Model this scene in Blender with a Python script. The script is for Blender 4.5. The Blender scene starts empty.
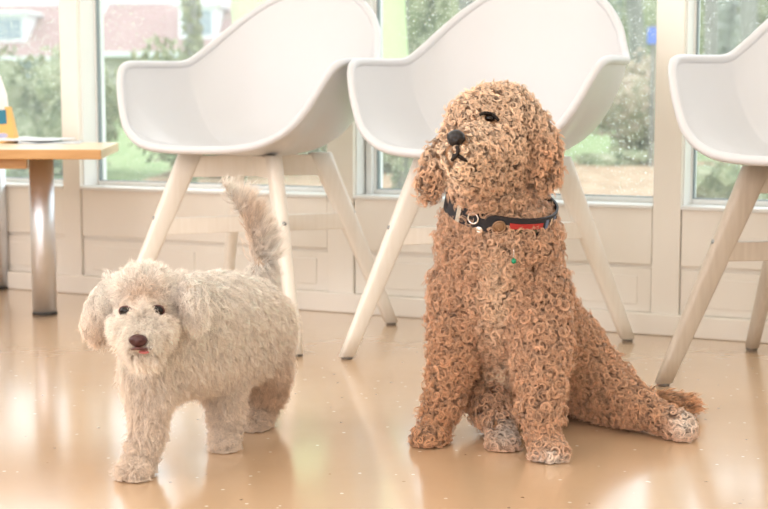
import bpy, bmesh, math, random
import numpy as np
from mathutils import Vector, Matrix
from mathutils.bvhtree import BVHTree
random.seed(7); rng = np.random.default_rng(7)
S = bpy.context.scene; COL = S.collection
PI = math.pi

# ------------------------------------------------------------------ camera maths
F_PX, CX, CY, HOR = 1450.0, 384.0, 254.5, 95.0
TH = math.radians(25.5); CAM = Vector((0, -3.372, 0.57))
PITCH = math.atan((CY-HOR)/F_PX)
FW = Vector((-math.sin(TH), math.cos(TH), 0)); RT = Vector((math.cos(TH), math.sin(TH), 0)); UP = Vector((0, 0, 1))
CF = FW*math.cos(PITCH) - UP*math.sin(PITCH); CU = UP*math.cos(PITCH) + FW*math.sin(PITCH)
def ray(px, py): return CF + RT*((px-CX)/F_PX) + CU*((CY-py)/F_PX)
def on_floor(px, py, z=0.0):
    r = ray(px, py); return CAM + r*((z-CAM.z)/r.z)
def on_wall(px, py, Y=0.0):
    r = ray(px, py); return CAM + r*((Y-CAM.y)/r.y)
def at(px, py, dep):
    r = ray(px, py); return CAM + r*(dep/r.dot(FW))
def cs(x, z, h=0.0): return Vector((CAM.x, CAM.y, 0)) + RT*x + FW*z + UP*h

# ------------------------------------------------------------------ materials
def mat(name, col=(.8,.8,.8), rough=.5, metal=0, spec=.5, **kw):
    m = bpy.data.materials.new(name); m.use_nodes = True
    b = m.node_tree.nodes['Principled BSDF']
    b.inputs['Base Color'].default_value = (*col, 1); b.inputs['Roughness'].default_value = rough
    b.inputs['Metallic'].default_value = metal; b.inputs['Specular IOR Level'].default_value = spec
    for k, v in kw.items(): b.inputs[k.replace('_', ' ')].default_value = v
    return m
def nd(m, t, **kw):
    n = m.node_tree.nodes.new(t)
    for k, v in kw.items(): setattr(n, k, v)
    return n
def lk(m, a, b): m.node_tree.links.new(a, b)
def bsdf(m): return m.node_tree.nodes['Principled BSDF']
def texco(m, out='Object', scale=None):
    t = nd(m, 'ShaderNodeTexCoord'); o = t.outputs[out]
    if scale:
        mp = nd(m, 'ShaderNodeMapping'); mp.inputs['Scale'].default_value = scale; lk(m, o, mp.inputs['Vector']); o = mp.outputs[0]
    return o
def noise(m, co, scale, detail=3, rough=.5):
    n = nd(m, 'ShaderNodeTexNoise'); n.inputs['Scale'].default_value = scale; n.inputs['Detail'].default_value = detail
    n.inputs['Roughness'].default_value = rough
    if co is not None: lk(m, co, n.inputs['Vector'])
    return n.outputs[0]
def ramp(m, fac, stops, interp='LINEAR'):
    r = nd(m, 'ShaderNodeValToRGB'); r.color_ramp.interpolation = interp
    el = r.color_ramp.elements
    while len(el) < len(stops): el.new(.5)
    for e, (p, c) in zip(el, stops): e.position = p; e.color = (*c, 1)
    lk(m, fac, r.inputs[0]); return r.outputs[0]
def bump(m, h, strength=.2, dist=.01):
    b = nd(m, 'ShaderNodeBump'); b.inputs['Strength'].default_value = strength; b.inputs['Distance'].default_value = dist
    lk(m, h, b.inputs['Height']); lk(m, b.outputs[0], bsdf(m).inputs['Normal'])
def noisy(name, stops, scale, rough=.8, bmp=.0, bdist=.01, co='Object', sc=None, detail=4, **kw):
    m = mat(name, rough=rough, **kw); c = texco(m, co, sc); n = noise(m, c, scale, detail)
    lk(m, ramp(m, n, stops), bsdf(m).inputs['Base Color'])
    if bmp: bump(m, n, bmp, bdist)
    return m

M = {}
M['paint'] = noisy('cream_paint', [(.3,(.89,.83,.75)),(.7,(.91,.86,.78))], 3, rough=.38, bmp=.03)
M['frame'] = mat('white_window_frame', (.86,.86,.84), .35)
M['gasket'] = mat('window_gasket', (.26,.31,.33), .5)
M['room'] = noisy('room_wall_paint', [(.3,(.84,.83,.80)),(.7,(.87,.86,.83))], 2, rough=.7)
M['ceiling'] = mat('ceiling_paint', (.88,.86,.82), .8)
# floor: tan linoleum with small light and dark chips
m = M['floor'] = mat('linoleum', rough=.13, spec=.7, Coat_Weight=.8, Coat_Roughness=.13)
co = texco(m)
base = ramp(m, noise(m, co, 1.6, 5, .6), [(.3,(.59,.40,.245)),(.5,(.63,.435,.27)),(.7,(.67,.47,.30))])
v = nd(m, 'ShaderNodeTexVoronoi'); v.inputs['Scale'].default_value = 42; lk(m, co, v.inputs['Vector'])
chip = ramp(m, v.outputs['Distance'], [(0,(1,1,1)),(.10,(1,1,1)),(.14,(0,0,0))])
sep = nd(m, 'ShaderNodeSeparateColor'); lk(m, v.outputs['Color'], sep.inputs[0])
pick = ramp(m, sep.outputs[0], [(0,(.30,.17,.08)),(.10,(.42,.26,.13)),(.12,(.63,.435,.27)),(.72,(.63,.435,.27)),(.74,(.90,.80,.64)),(1,(.88,.76,.58))], 'CONSTANT')
mx = nd(m, 'ShaderNodeMix', data_type='RGBA'); lk(m, chip, mx.inputs[0]); lk(m, base, mx.inputs[6]); lk(m, pick, mx.inputs[7])
lk(m, mx.outputs[2], bsdf(m).inputs['Base Color'])
rr = nd(m, 'ShaderNodeMapRange'); rr.inputs[3].default_value = .13; rr.inputs[4].default_value = .23
lk(m, noise(m, co, 5, 4), rr.inputs[0]); lk(m, rr.outputs[0], bsdf(m).inputs['Roughness'])
bump(m, noise(m, co, 9, 3), .04, .01)
M['shell'] = mat('white_plastic', (.655,.655,.67), .32, spec=.5)
M['chairwood'] = noisy('white_stained_wood', [(.3,(.86,.80,.71)),(.7,(.90,.85,.77))], 14, rough=.45, sc=(8,8,.8), bmp=.03)
M['beige'] = noisy('beige_stained_wood', [(.3,(.52,.44,.355)),(.7,(.59,.51,.42))], 14, rough=.45, sc=(8,8,.8), bmp=.03)
M['glide'] = mat('dark_glide', (.16,.14,.12), .5)
M['bolt'] = mat('steel_bolt', (.35,.36,.36), .35, 1)
M['birch'] = noisy('birch_ply', [(.3,(.80,.62,.40)),(.7,(.86,.70,.49))], 6, rough=.35, sc=(1,12,1), bmp=.02)
M['edge'] = noisy('oiled_edge', [(.3,(.52,.27,.09)),(.7,(.63,.36,.14))], 10, rough=.4, sc=(1,1,8))
m = M['steel'] = mat('brushed_steel', (.74,.76,.80), .34, .9)
n_ = noise(m, texco(m, 'Object', (1,1,60)), 8, 4); bump(m, n_, .08, .002)
rr = nd(m, 'ShaderNodeMapRange'); rr.inputs[3].default_value = .3; rr.inputs[4].default_value = .45; lk(m, n_, rr.inputs[0]); lk(m, rr.outputs[0], bsdf(m).inputs['Roughness'])
M['foot'] = mat('black_rubber', (.03,.03,.03), .6)
M['card'] = mat('amber_card', (.82,.46,.14), .6)
M['paper'] = mat('white_paper', (.83,.85,.87), .6)
M['teal'] = mat('teal_print', (.01,.17,.26), .5)
M['badge'] = mat('lilac_print', (.45,.45,.66), .5)
M['print'] = noisy('grey_print', [(.35,(.38,.42,.48)),(.6,(.72,.74,.76))], 20, rough=.4)
M['skin'] = mat('dark_skin', (.014,.008,.006), .5, spec=.3)
M['nosed'] = mat('dark_nose', (.012,.008,.008), .35, spec=.4)
M['nosep'] = mat('liver_nose', (.06,.018,.017), .35, spec=.4)
M['eye'] = mat('dark_eye', (.008,.004,.003), .12, spec=.35)
M['lip'] = mat('dark_lip', (.10,.03,.025), .4)
M['tongue'] = mat('pink_tongue', (.50,.14,.13), .35)
m = M['collar'] = mat('black_webbing', (.012,.012,.018), .55)
M['silver'] = mat('silver_ring', (.75,.73,.70), .22, 1)
M['bronze'] = mat('bronze_medallion', (.30,.19,.12), .35, .8)
M['red'] = mat('red_webbing', (.42,.03,.025), .6)
M['olive'] = mat('olive_webbing', (.10,.09,.05), .6)
M['bluew'] = mat('blue_grey_cloth', (.14,.18,.27), .7)
M['greenb'] = mat('green_bead', (.01,.25,.12), .2)
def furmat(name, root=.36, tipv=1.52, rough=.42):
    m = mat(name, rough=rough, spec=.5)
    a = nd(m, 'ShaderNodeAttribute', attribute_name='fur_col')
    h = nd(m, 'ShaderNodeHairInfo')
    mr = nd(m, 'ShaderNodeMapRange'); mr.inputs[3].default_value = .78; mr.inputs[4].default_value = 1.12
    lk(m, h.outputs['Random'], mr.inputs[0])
    tip = nd(m, 'ShaderNodeMapRange'); tip.inputs[1].default_value = .1; tip.inputs[2].default_value = .8; tip.inputs[3].default_value = root; tip.inputs[4].default_value = tipv  # hair tips naturally paler; curl highlights and root shade also put into this gradient
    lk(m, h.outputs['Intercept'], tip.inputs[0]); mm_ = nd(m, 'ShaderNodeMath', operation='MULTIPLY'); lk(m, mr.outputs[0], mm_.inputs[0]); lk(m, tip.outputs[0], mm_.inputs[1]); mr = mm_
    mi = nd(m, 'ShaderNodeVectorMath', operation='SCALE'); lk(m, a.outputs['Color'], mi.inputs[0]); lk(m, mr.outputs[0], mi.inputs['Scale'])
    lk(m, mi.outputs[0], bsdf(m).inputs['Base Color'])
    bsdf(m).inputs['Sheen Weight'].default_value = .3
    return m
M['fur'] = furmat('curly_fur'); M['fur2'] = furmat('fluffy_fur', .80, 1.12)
M['hide_tan'] = noisy('apricot_hide', [(.3,(.26,.13,.065)),(.7,(.38,.21,.11))], 60, rough=.9, bmp=.4, bdist=.004)
M['hide_cream'] = noisy('cream_hide', [(.3,(.55,.40,.29)),(.7,(.70,.56,.43))], 60, rough=.9, bmp=.4, bdist=.004)

# ------------------------------------------------------------------ object helpers
def link(o, parent=None):
    COL.objects.link(o)
    if parent is not None: o.parent = parent
    return o
def obj(name, bm, m, parent=None, smooth=True, label=None):
    me = bpy.data.meshes.new(name)
    bmesh.ops.recalc_face_normals(bm, faces=bm.faces[:])
    bm.to_mesh(me); bm.free()
    for mm in (m if isinstance(m, (list, tuple)) else [m]): me.materials.append(mm)
    if smooth:
        for p in me.polygons: p.use_smooth = True
    o = bpy.data.objects.new(name, me); link(o, parent)
    if label: o['label'] = label
    return o
def bev(o, w=.003, seg=2):
    md = o.modifiers.new('bevel', 'BEVEL'); md.width = w; md.segments = seg; md.limit_method = 'ANGLE'; md.angle_limit = .6
    return o
def tag(o, label=None, cat=None, group=None, kind=None):
    if label: o['label'] = label
    if cat: o['category'] = cat
    if group: o['group'] = group
    if kind: o['kind'] = kind
    return o
def thing(name, label, cat, loc=(0,0,0), rz=0, group=None):
    o = bpy.data.objects.new(name, None); o.empty_display_size = .05; link(o); o.location = loc; o.rotation_euler = (0,0,rz)
    return tag(o, label, cat, group)
def box(bm, x0, x1, y0, y1, z0, z1, mi=0):
    vs = [bm.verts.new(p) for p in ((x0,y0,z0),(x1,y0,z0),(x1,y1,z0),(x0,y1,z0),(x0,y0,z1),(x1,y0,z1),(x1,y1,z1),(x0,y1,z1))]
    for f in ((0,3,2,1),(4,5,6,7),(0,1,5,4),(1,2,6,5),(2,3,7,6),(3,0,4,7)):
        bm.faces.new([vs[i] for i in f]).material_index = mi
def bxo(name, dims, m, parent=None, bw=.003, label=None):
    bm = bmesh.new(); box(bm, *dims); o = obj(name, bm, m, parent, False, label)
    if bw: bev(o, bw)
    return o
def struct(o): o['kind'] = 'structure'; return o
def loft(bm, rings, cap=True, closed=True):
    R = [[bm.verts.new(p) for p in r] for r in rings]
    n = len(R[0])
    for a, b in zip(R, R[1:]):
        for i in range(n if closed else n-1):
            bm.faces.new((a[i], a[(i+1)%n], b[(i+1)%n], b[i]))
    if cap: bm.faces.new(R[0][::-1]); bm.faces.new(R[-1])
def tube(bm, pts, r, seg=10, cap=True):
    pts = [Vector(p) for p in pts]; rings = []; u = None
    for i, p in enumerate(pts):
        d = (pts[min(i+1, len(pts)-1)] - pts[max(i-1, 0)]).normalized()
        if u is None: u = d.orthogonal().normalized()
        u = (u - d*u.dot(d)).normalized(); w = d.cross(u)
        rad = r[i] if isinstance(r, (list, tuple)) else r
        rings.append([p + (u*math.cos(2*PI*k/seg) + w*math.sin(2*PI*k/seg))*rad for k in range(seg)])
    loft(bm, rings, cap)
def lathe(bm, prof, c=(0,0,0), seg=32):
    c = Vector(c)
    loft(bm, [[c + Vector((r*math.cos(2*PI*k/seg), r*math.sin(2*PI*k/seg), z)) for k in range(seg)] for r, z in prof])
def torus(bm, M4, R, r, seg=24, rs=8):
    vs = [[bm.verts.new(M4 @ Vector(((R+r*math.cos(b))*math.cos(a), (R+r*math.cos(b))*math.sin(a), r*math.sin(b)))) for b in [2*PI*j/rs for j in range(rs)]] for a in [2*PI*i/seg for i in range(seg)]]
    for i in range(seg):
        for j in range(rs):
            bm.faces.new((vs[i][j], vs[(i+1)%seg][j], vs[(i+1)%seg][(j+1)%rs], vs[i][(j+1)%rs]))
def ellipsoid(bm, M4, sub=3): bmesh.ops.create_icosphere(bm, subdivisions=sub, radius=1, matrix=M4)
def frame_to(loc, zdir, up=UP, s=(1,1,1)):
    z = zdir.normalized(); x = up.cross(z).normalized(); y = z.cross(x)
    m = Matrix((x, y, z)).transposed().to_4x4(); m.translation = loc
    return m @ Matrix.Diagonal((*s, 1))
def catmull(P, n):
    P = [Vector(p) for p in P]; out = []
    for i in range(len(P)-1):
        p0, p1, p2, p3 = P[max(i-1,0)], P[i], P[i+1], P[min(i+2,len(P)-1)]
        for k in range(n):
            t = k/n; out.append(.5*((2*p1)+(p2-p0)*t+(2*p0-5*p1+4*p2-p3)*t*t+(3*p1-p0-3*p2+p3)*t**3))
    out.append(P[-1]); return out

# ------------------------------------------------------------------ room shell
XL, XR, YB, ZC = -3.6, 3.4, -6.0, 2.7
bm = bmesh.new(); box(bm, XL, XR, YB, .12, -.1, 0); struct(obj('floor', bm, M['floor'], smooth=False))
struct(bxo('ceiling', (XL, XR, YB, .12, ZC, ZC+.1), M['ceiling'], bw=0))
struct(bxo('wall_left', (XL-.1, XL, YB, .12, 0, ZC), M['room'], bw=0))
struct(bxo('wall_right', (XR, XR+.1, YB, .12, 0, ZC), M['room'], bw=0))
struct(bxo('wall_back', (XL, XR, YB-.1, YB, 0, ZC), M['room'], bw=0))
# window wall: posts, spandrel, header
SILL = .310
def wx(px): return on_wall(px, 190).x
p1a, p1b = wx(63), wx(80); p2a, p2b = wx(327), wx(353); p3a, p3b = wx(653), wx(681)
pitch_ = p3a-p2a
p0a = p1a-pitch_; p0b = p0a+.06; p4a = p3a+pitch_; p4b = p4a+.06
posts = [(XL, XL+.12)] + [(a, b) for a, b in ((p0a,p0b),(p1a,p1b),(p2a,p2b),(p3a,p3b),(p4a,p4b))] + [(XR-.12, XR)]
bm = bmesh.new()
box(bm, XL, XR, .014, .12, 0, SILL-.009)                # spandrel
box(bm, XL, XR, 0, .12, 2.35, ZC)
for a, b in posts: box(bm, a, b, 0, .12, 0, 2.36)
for (a0, a), (b, b0) in zip(posts, posts[1:]):          # panels between the posts
    w = b-a
    box(bm, a+.002, b-.002, .004, .014, .167, SILL-.009)          # upper board
    box(bm, a+.002, b-.002, .007, .014, .052, .158)              # lower board
    nb = 2
    for k in range(nb):
        s0 = a + .035 + k*(w-.035)/nb; s1 = s0 + (w-.035)/nb - .035
        box(bm, s0, s1, .0035, .008, .070, .140)
w_ = bev(obj('wall_front', bm, M['paint'], smooth=False), .0025); struct(w_)
bm = bmesh.new(); box(bm, XL, XR, -.012, .013, 0, .052); struct(bev(obj('baseboard_front', bm, M['paint'], smooth=False), .004))

# glass with rain drops
def glassmat(name, seed):
    m = bpy.data.materials.new(name); m.use_nodes = True; nt = m.node_tree; nt.nodes.clear()
    out = nd(m, 'ShaderNodeOutputMaterial')
    tr = nd(m, 'ShaderNodeBsdfTransparent'); tr.inputs[0].default_value = (.93,.96,.95,1)
    gl = nd(m, 'ShaderNodeBsdfGlossy'); gl.inputs['Roughness'].default_value = .02
    fr = nd(m, 'ShaderNodeFresnel'); fr.inputs[0].default_value = 1.35
    mx = nd(m, 'ShaderNodeMixShader'); lk(m, fr.outputs[0], mx.inputs[0]); lk(m, tr.outputs[0], mx.inputs[1]); lk(m, gl.outputs[0], mx.inputs[2])
    co = texco(m, 'Object', (1,1,1)); mp = nd(m, 'ShaderNodeMapping'); mp.inputs['Location'].default_value = (seed, 0, 0); lk(m, co, mp.inputs[0]); co = mp.outputs[0]
    masks = []; hs = []
    for sc, th in ((95, .17), (210, .22)):
        v = nd(m, 'ShaderNodeTexVoronoi'); v.inputs['Scale'].default_value = sc; lk(m, co, v.inputs['Vector'])
        sp = nd(m, 'ShaderNodeSeparateColor'); lk(m, v.outputs['Color'], sp.inputs[0])
        t = nd(m, 'ShaderNodeMath', operation='MULTIPLY'); lk(m, sp.outputs[0], t.inputs[0]); t.inputs[1].default_value = th*1.9
        # radius differs per drop
        g = nd(m, 'ShaderNodeMath', operation='SUBTRACT'); lk(m, t.outputs[0], g.inputs[0]); lk(m, v.outputs['Distance'], g.inputs[1])
        g2 = nd(m, 'ShaderNodeMath', operation='MAXIMUM'); lk(m, g.outputs[0], g2.inputs[0]); g2.inputs[1].default_value = 0
        masks.append(g2.outputs[0])
    add = nd(m, 'ShaderNodeMath', operation='ADD'); lk(m, masks[0], add.inputs[0]); lk(m, masks[1], add.inputs[1])
    big = noise(m, co, 5, 3)
    fade = ramp(m, big, [(.35,(.25,)*3),(.62,(1,1,1))])
    msk = nd(m, 'ShaderNodeMath', operation='MULTIPLY'); lk(m, add.outputs[0], msk.inputs[0]); msk.inputs[1].default_value = 14; msk.use_clamp = True
    msk2 = nd(m, 'ShaderNodeMath', operation='MULTIPLY'); lk(m, msk.outputs[0], msk2.inputs[0]); lk(m, fade, msk2.inputs[1])
    bp = nd(m, 'ShaderNodeBump'); bp.inputs['Strength'].default_value = 1; bp.inputs['Distance'].default_value = .01; lk(m, add.outputs[0], bp.inputs['Height'])
    rf = nd(m, 'ShaderNodeBsdfRefraction'); rf.inputs['IOR'].default_value = 1.33; rf.inputs['Roughness'].default_value = .05
    lk(m, bp.outputs[0], rf.inputs['Normal'])
    mx2 = nd(m, 'ShaderNodeMixShader'); lk(m, msk2.outputs[0], mx2.inputs[0]); lk(m, mx.outputs[0], mx2.inputs[1]); lk(m, rf.outputs[0], mx2.inputs[2])
    tl = nd(m, 'ShaderNodeBsdfTranslucent'); tl.inputs[0].default_value = (.86,.93,.93,1)
    film = ramp(m, noise(m, co, 2.2, 4), [(.3,(.06,)*3),(.7,(.17,)*3)])
    mx3 = nd(m, 'ShaderNodeMixShader'); lk(m, film, mx3.inputs[0]); lk(m, mx2.outputs[0], mx3.inputs[1]); lk(m, tl.outputs[0], mx3.inputs[2])
    lk(m, mx3.outputs[0], out.inputs[0])
    return m
for i, ((a0, a), (b, b0)) in enumerate(zip(posts, posts[1:])):
    if b - a < .1: continue
    r = bpy.data.objects.new('window_%d' % (i+1), None); link(r); r.location = ((a+b)/2, .09, SILL); struct(r)
    hw = (b-a)/2; top = 2.35-SILL
    fw = .03 if abs(a-p2b) < .01 else .008
    bm = bmesh.new()
    box(bm, -hw, -hw+fw, -.012, .03, 0, top); box(bm, hw-.012, hw, -.012, .03, 0, top)
    box(bm, -hw+fw, hw-.012, -.012, .03, 0, .012); box(bm, -hw+fw, hw-.012, -.012, .03, top-.015, top)
    if fw > .02: box(bm, -hw+.008, -hw+fw-.006, -.03, -.012, 0, top)
    # white lining of the opening
    box(bm, -hw-.001, -hw+.004, -.075, -.012, 0, top)
    bev(obj('window_frame', bm, M['frame'], r, False), .002)
    bm = bmesh.new()
    box(bm, -hw+fw, -hw+fw+.004, -.010, .004, .012, top-.015); box(bm, -hw+fw, hw-.012, -.006, .004, .012, .0145)
    obj('gasket', bm, M['gasket'], r, False)
    bxo('window_sill', (-hw, hw, -.094, -.01, -.009, 0), M['frame'], r, .002)
    bm = bmesh.new(); q = [bm.verts.new(p) for p in ((-hw+fw,.012,.012),(hw-.012,.012,.012),(hw-.012,.012,top-.015),(-hw+fw,.012,top-.015))]; bm.faces.new(q)
    obj('glass_pane', bm, glassmat('rainy_glass_%d' % i, i*3.7), r, False)

# ------------------------------------------------------------------ armchairs
RIM = [(0,-.272,.448),(.09,-.268,.450),(.16,-.252,.461),(.215,-.225,.492),(.25,-.195,.540),(.275,-.168,.594),(.290,-.14,.630),(.296,-.10,.643),
       (.295,-.03,.645),(.287,.05,.646),(.272,.115,.651),(.250,.165,.682),(.225,.215,.722),(.185,.262,.768),(.135,.295,.806),(.07,.315,.832),(0,.322,.842)]
def sm(a, b, x):
    t = min(1, max(0, (x-a)/(b-a))); return t*t*(3-2*t)
def shell_mesh():
    half = catmull([(x*.974, y, z) for x, y, z in RIM], 4); full = half + [Vector((-p.x, p.y, p.z)) for p in half[-2:0:-1]]
    n = len(full); NS = 22
    c = Vector((0, .0, .428)); grid = []
    for j in range(NS+1):
        t = j/NS; ring = []
        for p in full:
            rise = max(0, p.z-.44)
            front = max(0, -p.y/.272)
            floor_z = .424 + .012*front
            k = .80 if p.y > -.1 else .80
            # flat seat reaching out, then a wall rising to the rim
            in_ = 1 - min(.42, rise*(.30 if p.y < .12 else .95))
            P1 = Vector((p.x*.55, p.y*.60, floor_z)); 
            P2 = Vector((p.x*in_*1.0, p.y*(in_ if p.y > 0 else 1), floor_z + rise*.22))
            wy = sm(-.25, -.12, p.y)*(1-sm(.10, .24, p.y))
            P2.x = P2.x*(1-wy) + p.x*.85*wy
            w2 = 1-sm(.0, .10, rise)
            P2 = P2.lerp(Vector((p.x*.9, p.y*.9, p.z+.004)), w2)
            u = 1-t
            ring.append(u**3*c + 3*u*u*t*P1 + 3*u*t*t*P2 + t**3*p)
        grid.append(ring)
    return full, grid
def make_chair(wood):
    root = thing('armchair', '', 'chair')
    full, grid = shell_mesh(); bm = bmesh.new(); n = len(full)
    cv = bm.verts.new(grid[0][0]); R = []
    for ring in grid[1:]: R.append([bm.verts.new(p) for p in ring])
    for i in range(n):
        bm.faces.new((cv, R[0][i], R[0][(i+1)%n]))
        for a, b in zip(R, R[1:]): bm.faces.new((a[i], b[i], b[(i+1)%n], a[(i+1)%n]))
    sh = obj('seat_shell', bm, M['shell'], root)
    md = sh.modifiers.new('s', 'SOLIDIFY'); md.thickness = .008; md.offset = 0
    sub = sh.modifiers.new('sub', 'SUBSURF'); sub.levels = 1; sub.render_levels = 1
    bm = bmesh.new(); rings = []       # rolled rim
    for i, p in enumerate(full):
        d = (full[(i+1)%n]-full[i-1]).normalized(); inw = (grid[-2][i]-p); inw = (inw - d*inw.dot(d)).normalized(); s = d.cross(inw)
        rings.append([p + inw*.002 + inw*math.cos(a)*.0105 + s*math.sin(a)*.0095 for a in [2*PI*k/10 for k in range(10)]])
    vs = [[bm.verts.new(q) for q in r] for r in rings]
    for i in range(n):
        for k in range(10): bm.faces.new((vs[i][k], vs[(i+1)%n][k], vs[(i+1)%n][(k+1)%10], vs[i][(k+1)%10]))
    obj('rolled_rim', bm, M['shell'], root)
    for sx, sy in ((1,-1),(-1,-1),(1,1),(-1,1)):
        d = Vector((sx, sy, 0)).normalized(); w = Vector((-sy, sx, 0)).normalized()
        A = Vector((.112*sx, .112*sy, .432)); B = Vector((.243*sx, .243*sy, .006)); bm = bmesh.new(); rings = []
        for k in range(9):
            t = k/8; c = A.lerp(B, t); hw_ = .029*(1-t)+.0165*t; ht = .0165*(1-t)+.012*t
            ring = []
            for a in [2*PI*q/16 for q in range(16)]:
                ca, sa = math.cos(a), math.sin(a); e = .55
                ring.append(c + d*hw_*math.copysign(abs(ca)**e, ca) + w*ht*math.copysign(abs(sa)**e, sa))
            rings.append(ring)
        loft(bm, rings); lg = obj('leg', bm, wood, root)
        bm = bmesh.new(); lathe(bm, [(.012,0),(.0125,.006)], (B.x, B.y, 0), 16); obj('glide', bm, M['glide'], lg)
        c = A.lerp(B, .35); hw_ = .029*.65+.0165*.35; bm = bmesh.new()
        ax = (d + UP*.3).normalized()
        tube(bm, [c + d*(hw_-.004), c + d*(hw_+.001) + UP*.0003], [.0055,.0050], 14); obj('bolt', bm, M['bolt'], lg)
    # crossing rails, low (between the legs) and high (under the seat)
    for name, z0, z1, r in (('stretcher', .245, .283, .150), ('seat_rail', .378, .428, .115)):
        for sgn in (1, -1):
            d = Vector((1, sgn, 0)).normalized(); w = Vector((-sgn, 1, 0)).normalized(); bm = bmesh.new(); L = r*math.sqrt(2); th = .011
            vs = []
            zz0 = z0 + (.0005 if sgn < 0 else 0)
            extra = 0.018
            for (q, zz) in ((-L-extra, zz0), (L+extra, zz0), (L, z1), (-L, z1)):
                for s in (-1, 1): vs.append(bm.verts.new(d*q + w*th*s + UP*zz))
            bm.faces.new((vs[0],vs[2],vs[4],vs[6])); bm.faces.new((vs[1],vs[7],vs[5],vs[3]))
            for a in range(0, 8, 2):
                b = (a+2) % 8; bm.faces.new((vs[a], vs[a+1], vs[b+1], vs[b]))
            bev(obj(name, bm, wood, root, False), .002)
    return root
c1 = make_chair(M['chairwood'])
def copy_tree(o, parent=None):
    c = o.copy(); COL.objects.link(c)
    if parent is not None: c.parent = parent
    for ch in list(o.children): copy_tree(ch, c)
    return c
def centre(a, b): return (a+b)/2
G = 'white bucket armchairs along the windows'
a = on_floor(298, 357); b = on_floor(398, 325); s = b-a
perp = Vector((-s.y, s.x, 0)); P1 = (a+b)/2 + perp.normalized()*s.length/2
a2 = on_floor(345, 360); b2 = on_floor(628, 340); P2 = (a2+b2)/2
a3 = on_floor(662, 385); b3 = on_floor(755, 350); s3 = (b3-a3).normalized(); P3 = a3 + (s3 + Vector((s3.y, -s3.x, 0)))*.243
print('CHAIRS', P1, math.degrees(math.atan2(s.y, s.x)), s.length, P2, (b2-a2).length, P3, math.degrees(math.atan2(s3.y, s3.x)))
tag(c1, 'white armchair behind the small cream dog, nearest the table', 'chair', G)
c2 = copy_tree(c1); tag(c2, 'white armchair directly behind the sitting apricot dog', 'chair', G)
c3 = copy_tree(c1); tag(c3, 'white armchair cut off by the right edge, with beige legs', 'chair', G)
for ch in c3.children:
    if ch.name.split('.')[0] in ('leg', 'stretcher', 'seat_rail'):
        ch.data = ch.data.copy(); ch.data.materials[0] = M['beige']
c1.location = (P1.x-.008, P1.y, 0); c2.location = (P2.x, P2.y, 0); c3.location = (P3.x, P3.y, 0)
c1.rotation_euler.z = math.radians(0); c2.rotation_euler.z = math.radians(0); c3.rotation_euler.z = math.radians(-9)

# ------------------------------------------------------------------ side table
TZ = .44
near = on_floor(101, 149.5, TZ); far = on_floor(121, 141.5, TZ)
l1 = on_floor(45, 314); l2 = on_floor(-2, 288.5)
e1 = (far-near).normalized()
ft = Vector((-RT.x, -RT.y, 0)); ft = (ft + FW*.03).normalized()
far = near + e1*.52
tb = thing('side_table', 'low birch side table with brushed steel legs in front of left window', 'table', (l1.x, l1.y, 0))
TL = Vector((l1.x, l1.y, 0))
bm = bmesh.new(); q = [near, far, far+ft*.75, near+ft*.75]
lo = [bm.verts.new(Vector((p.x, p.y, TZ-.024))-TL) for p in q]; hi = [bm.verts.new(Vector((p.x, p.y, TZ))-TL) for p in q]
bm.faces.new(hi).material_index = 0; bm.faces.new(lo[::-1]).material_index = 1
for i in range(4):
    bm.faces.new((lo[i], lo[(i+1)%4], hi[(i+1)%4], hi[i])).material_index = 1 if i != 0 else 0
bev(obj('tabletop', bm, [M['birch'], M['edge']], tb, False), .002)
for k, p in enumerate((l1, l2, l1+ft*.62+e1*.02)):
    bm = bmesh.new(); lathe(bm, [(.0315,.006),(.0315,TZ-.024)], (p.x-TL.x, p.y-TL.y, 0), 40); lg = obj('leg', bm, M['steel'], tb)
    bm = bmesh.new(); lathe(bm, [(.0322,0),(.0322,.007)], (p.x-TL.x, p.y-TL.y, 0), 40); obj('foot_ring', bm, M['foot'], lg)
bm = bmesh.new(); aa = near+ft*.19+e1*.06-TL; d = ft; w = e1
vs = []
for q_, z in ((0,TZ-.05),(.6,TZ-.05),(.6,TZ-.024),(0,TZ-.024)):
    for s_ in (0, .03): vs.append(bm.verts.new(Vector((aa.x,aa.y,0)) + d*q_ + w*s_ + UP*z))
bm.faces.new((vs[0],vs[2],vs[4],vs[6])); bm.faces.new((vs[1],vs[7],vs[5],vs[3]))
for a_ in range(0, 8, 2):
    b_ = (a_+2) % 8; bm.faces.new((vs[a_], vs[a_+1], vs[b_+1], vs[b_]))
bev(obj('apron_board', bm, M['edge'], tb, False), .002)

# leaflet holder: wedge of amber card with a printed window and badge
base = on_floor(4, 143, TZ)
hd = thing('leaflet_holder', 'amber cardboard leaflet holder standing on the birch table', 'holder', (base.x, base.y, TZ), math.atan2(RT.y, RT.x)+.0)
def px_m(px, dep): return px*dep/F_PX
dd = (base-CAM).dot(FW); u_ = dd/F_PX
bm = bmesh.new()
def slab(bm, pts, y0, y1):
    a = [bm.verts.new((x, y0(z) if callable(y0) else y0, z)) for x, z in pts]; b = [bm.verts.new((x, y1(z) if callable(y1) else y1, z)) for x, z in pts]
    bm.faces.new(a); bm.faces.new(b[::-1])
    for i in range(len(pts)): bm.faces.new((a[i], b[i], b[(i+1)%len(pts)], a[(i+1)%len(pts)]))
slab(bm, [(-.13,0),(.030,0),(.012,.098),(-.002,.098),(-.002,.088),(-.13,.088)], lambda z: z*.25, lambda z: .055-z*.1)
obj('card_stand', bm, M['card'], hd, False)
bm = bmesh.new(); slab(bm, [(-.12,.045),(.006,.052),(.002,.090),(-.12,.085)], lambda z: z*.25-.0015, lambda z: z*.25-.0003); obj('teal_panel', bm, M['teal'], hd, False, 'teal printed panel')
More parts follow.
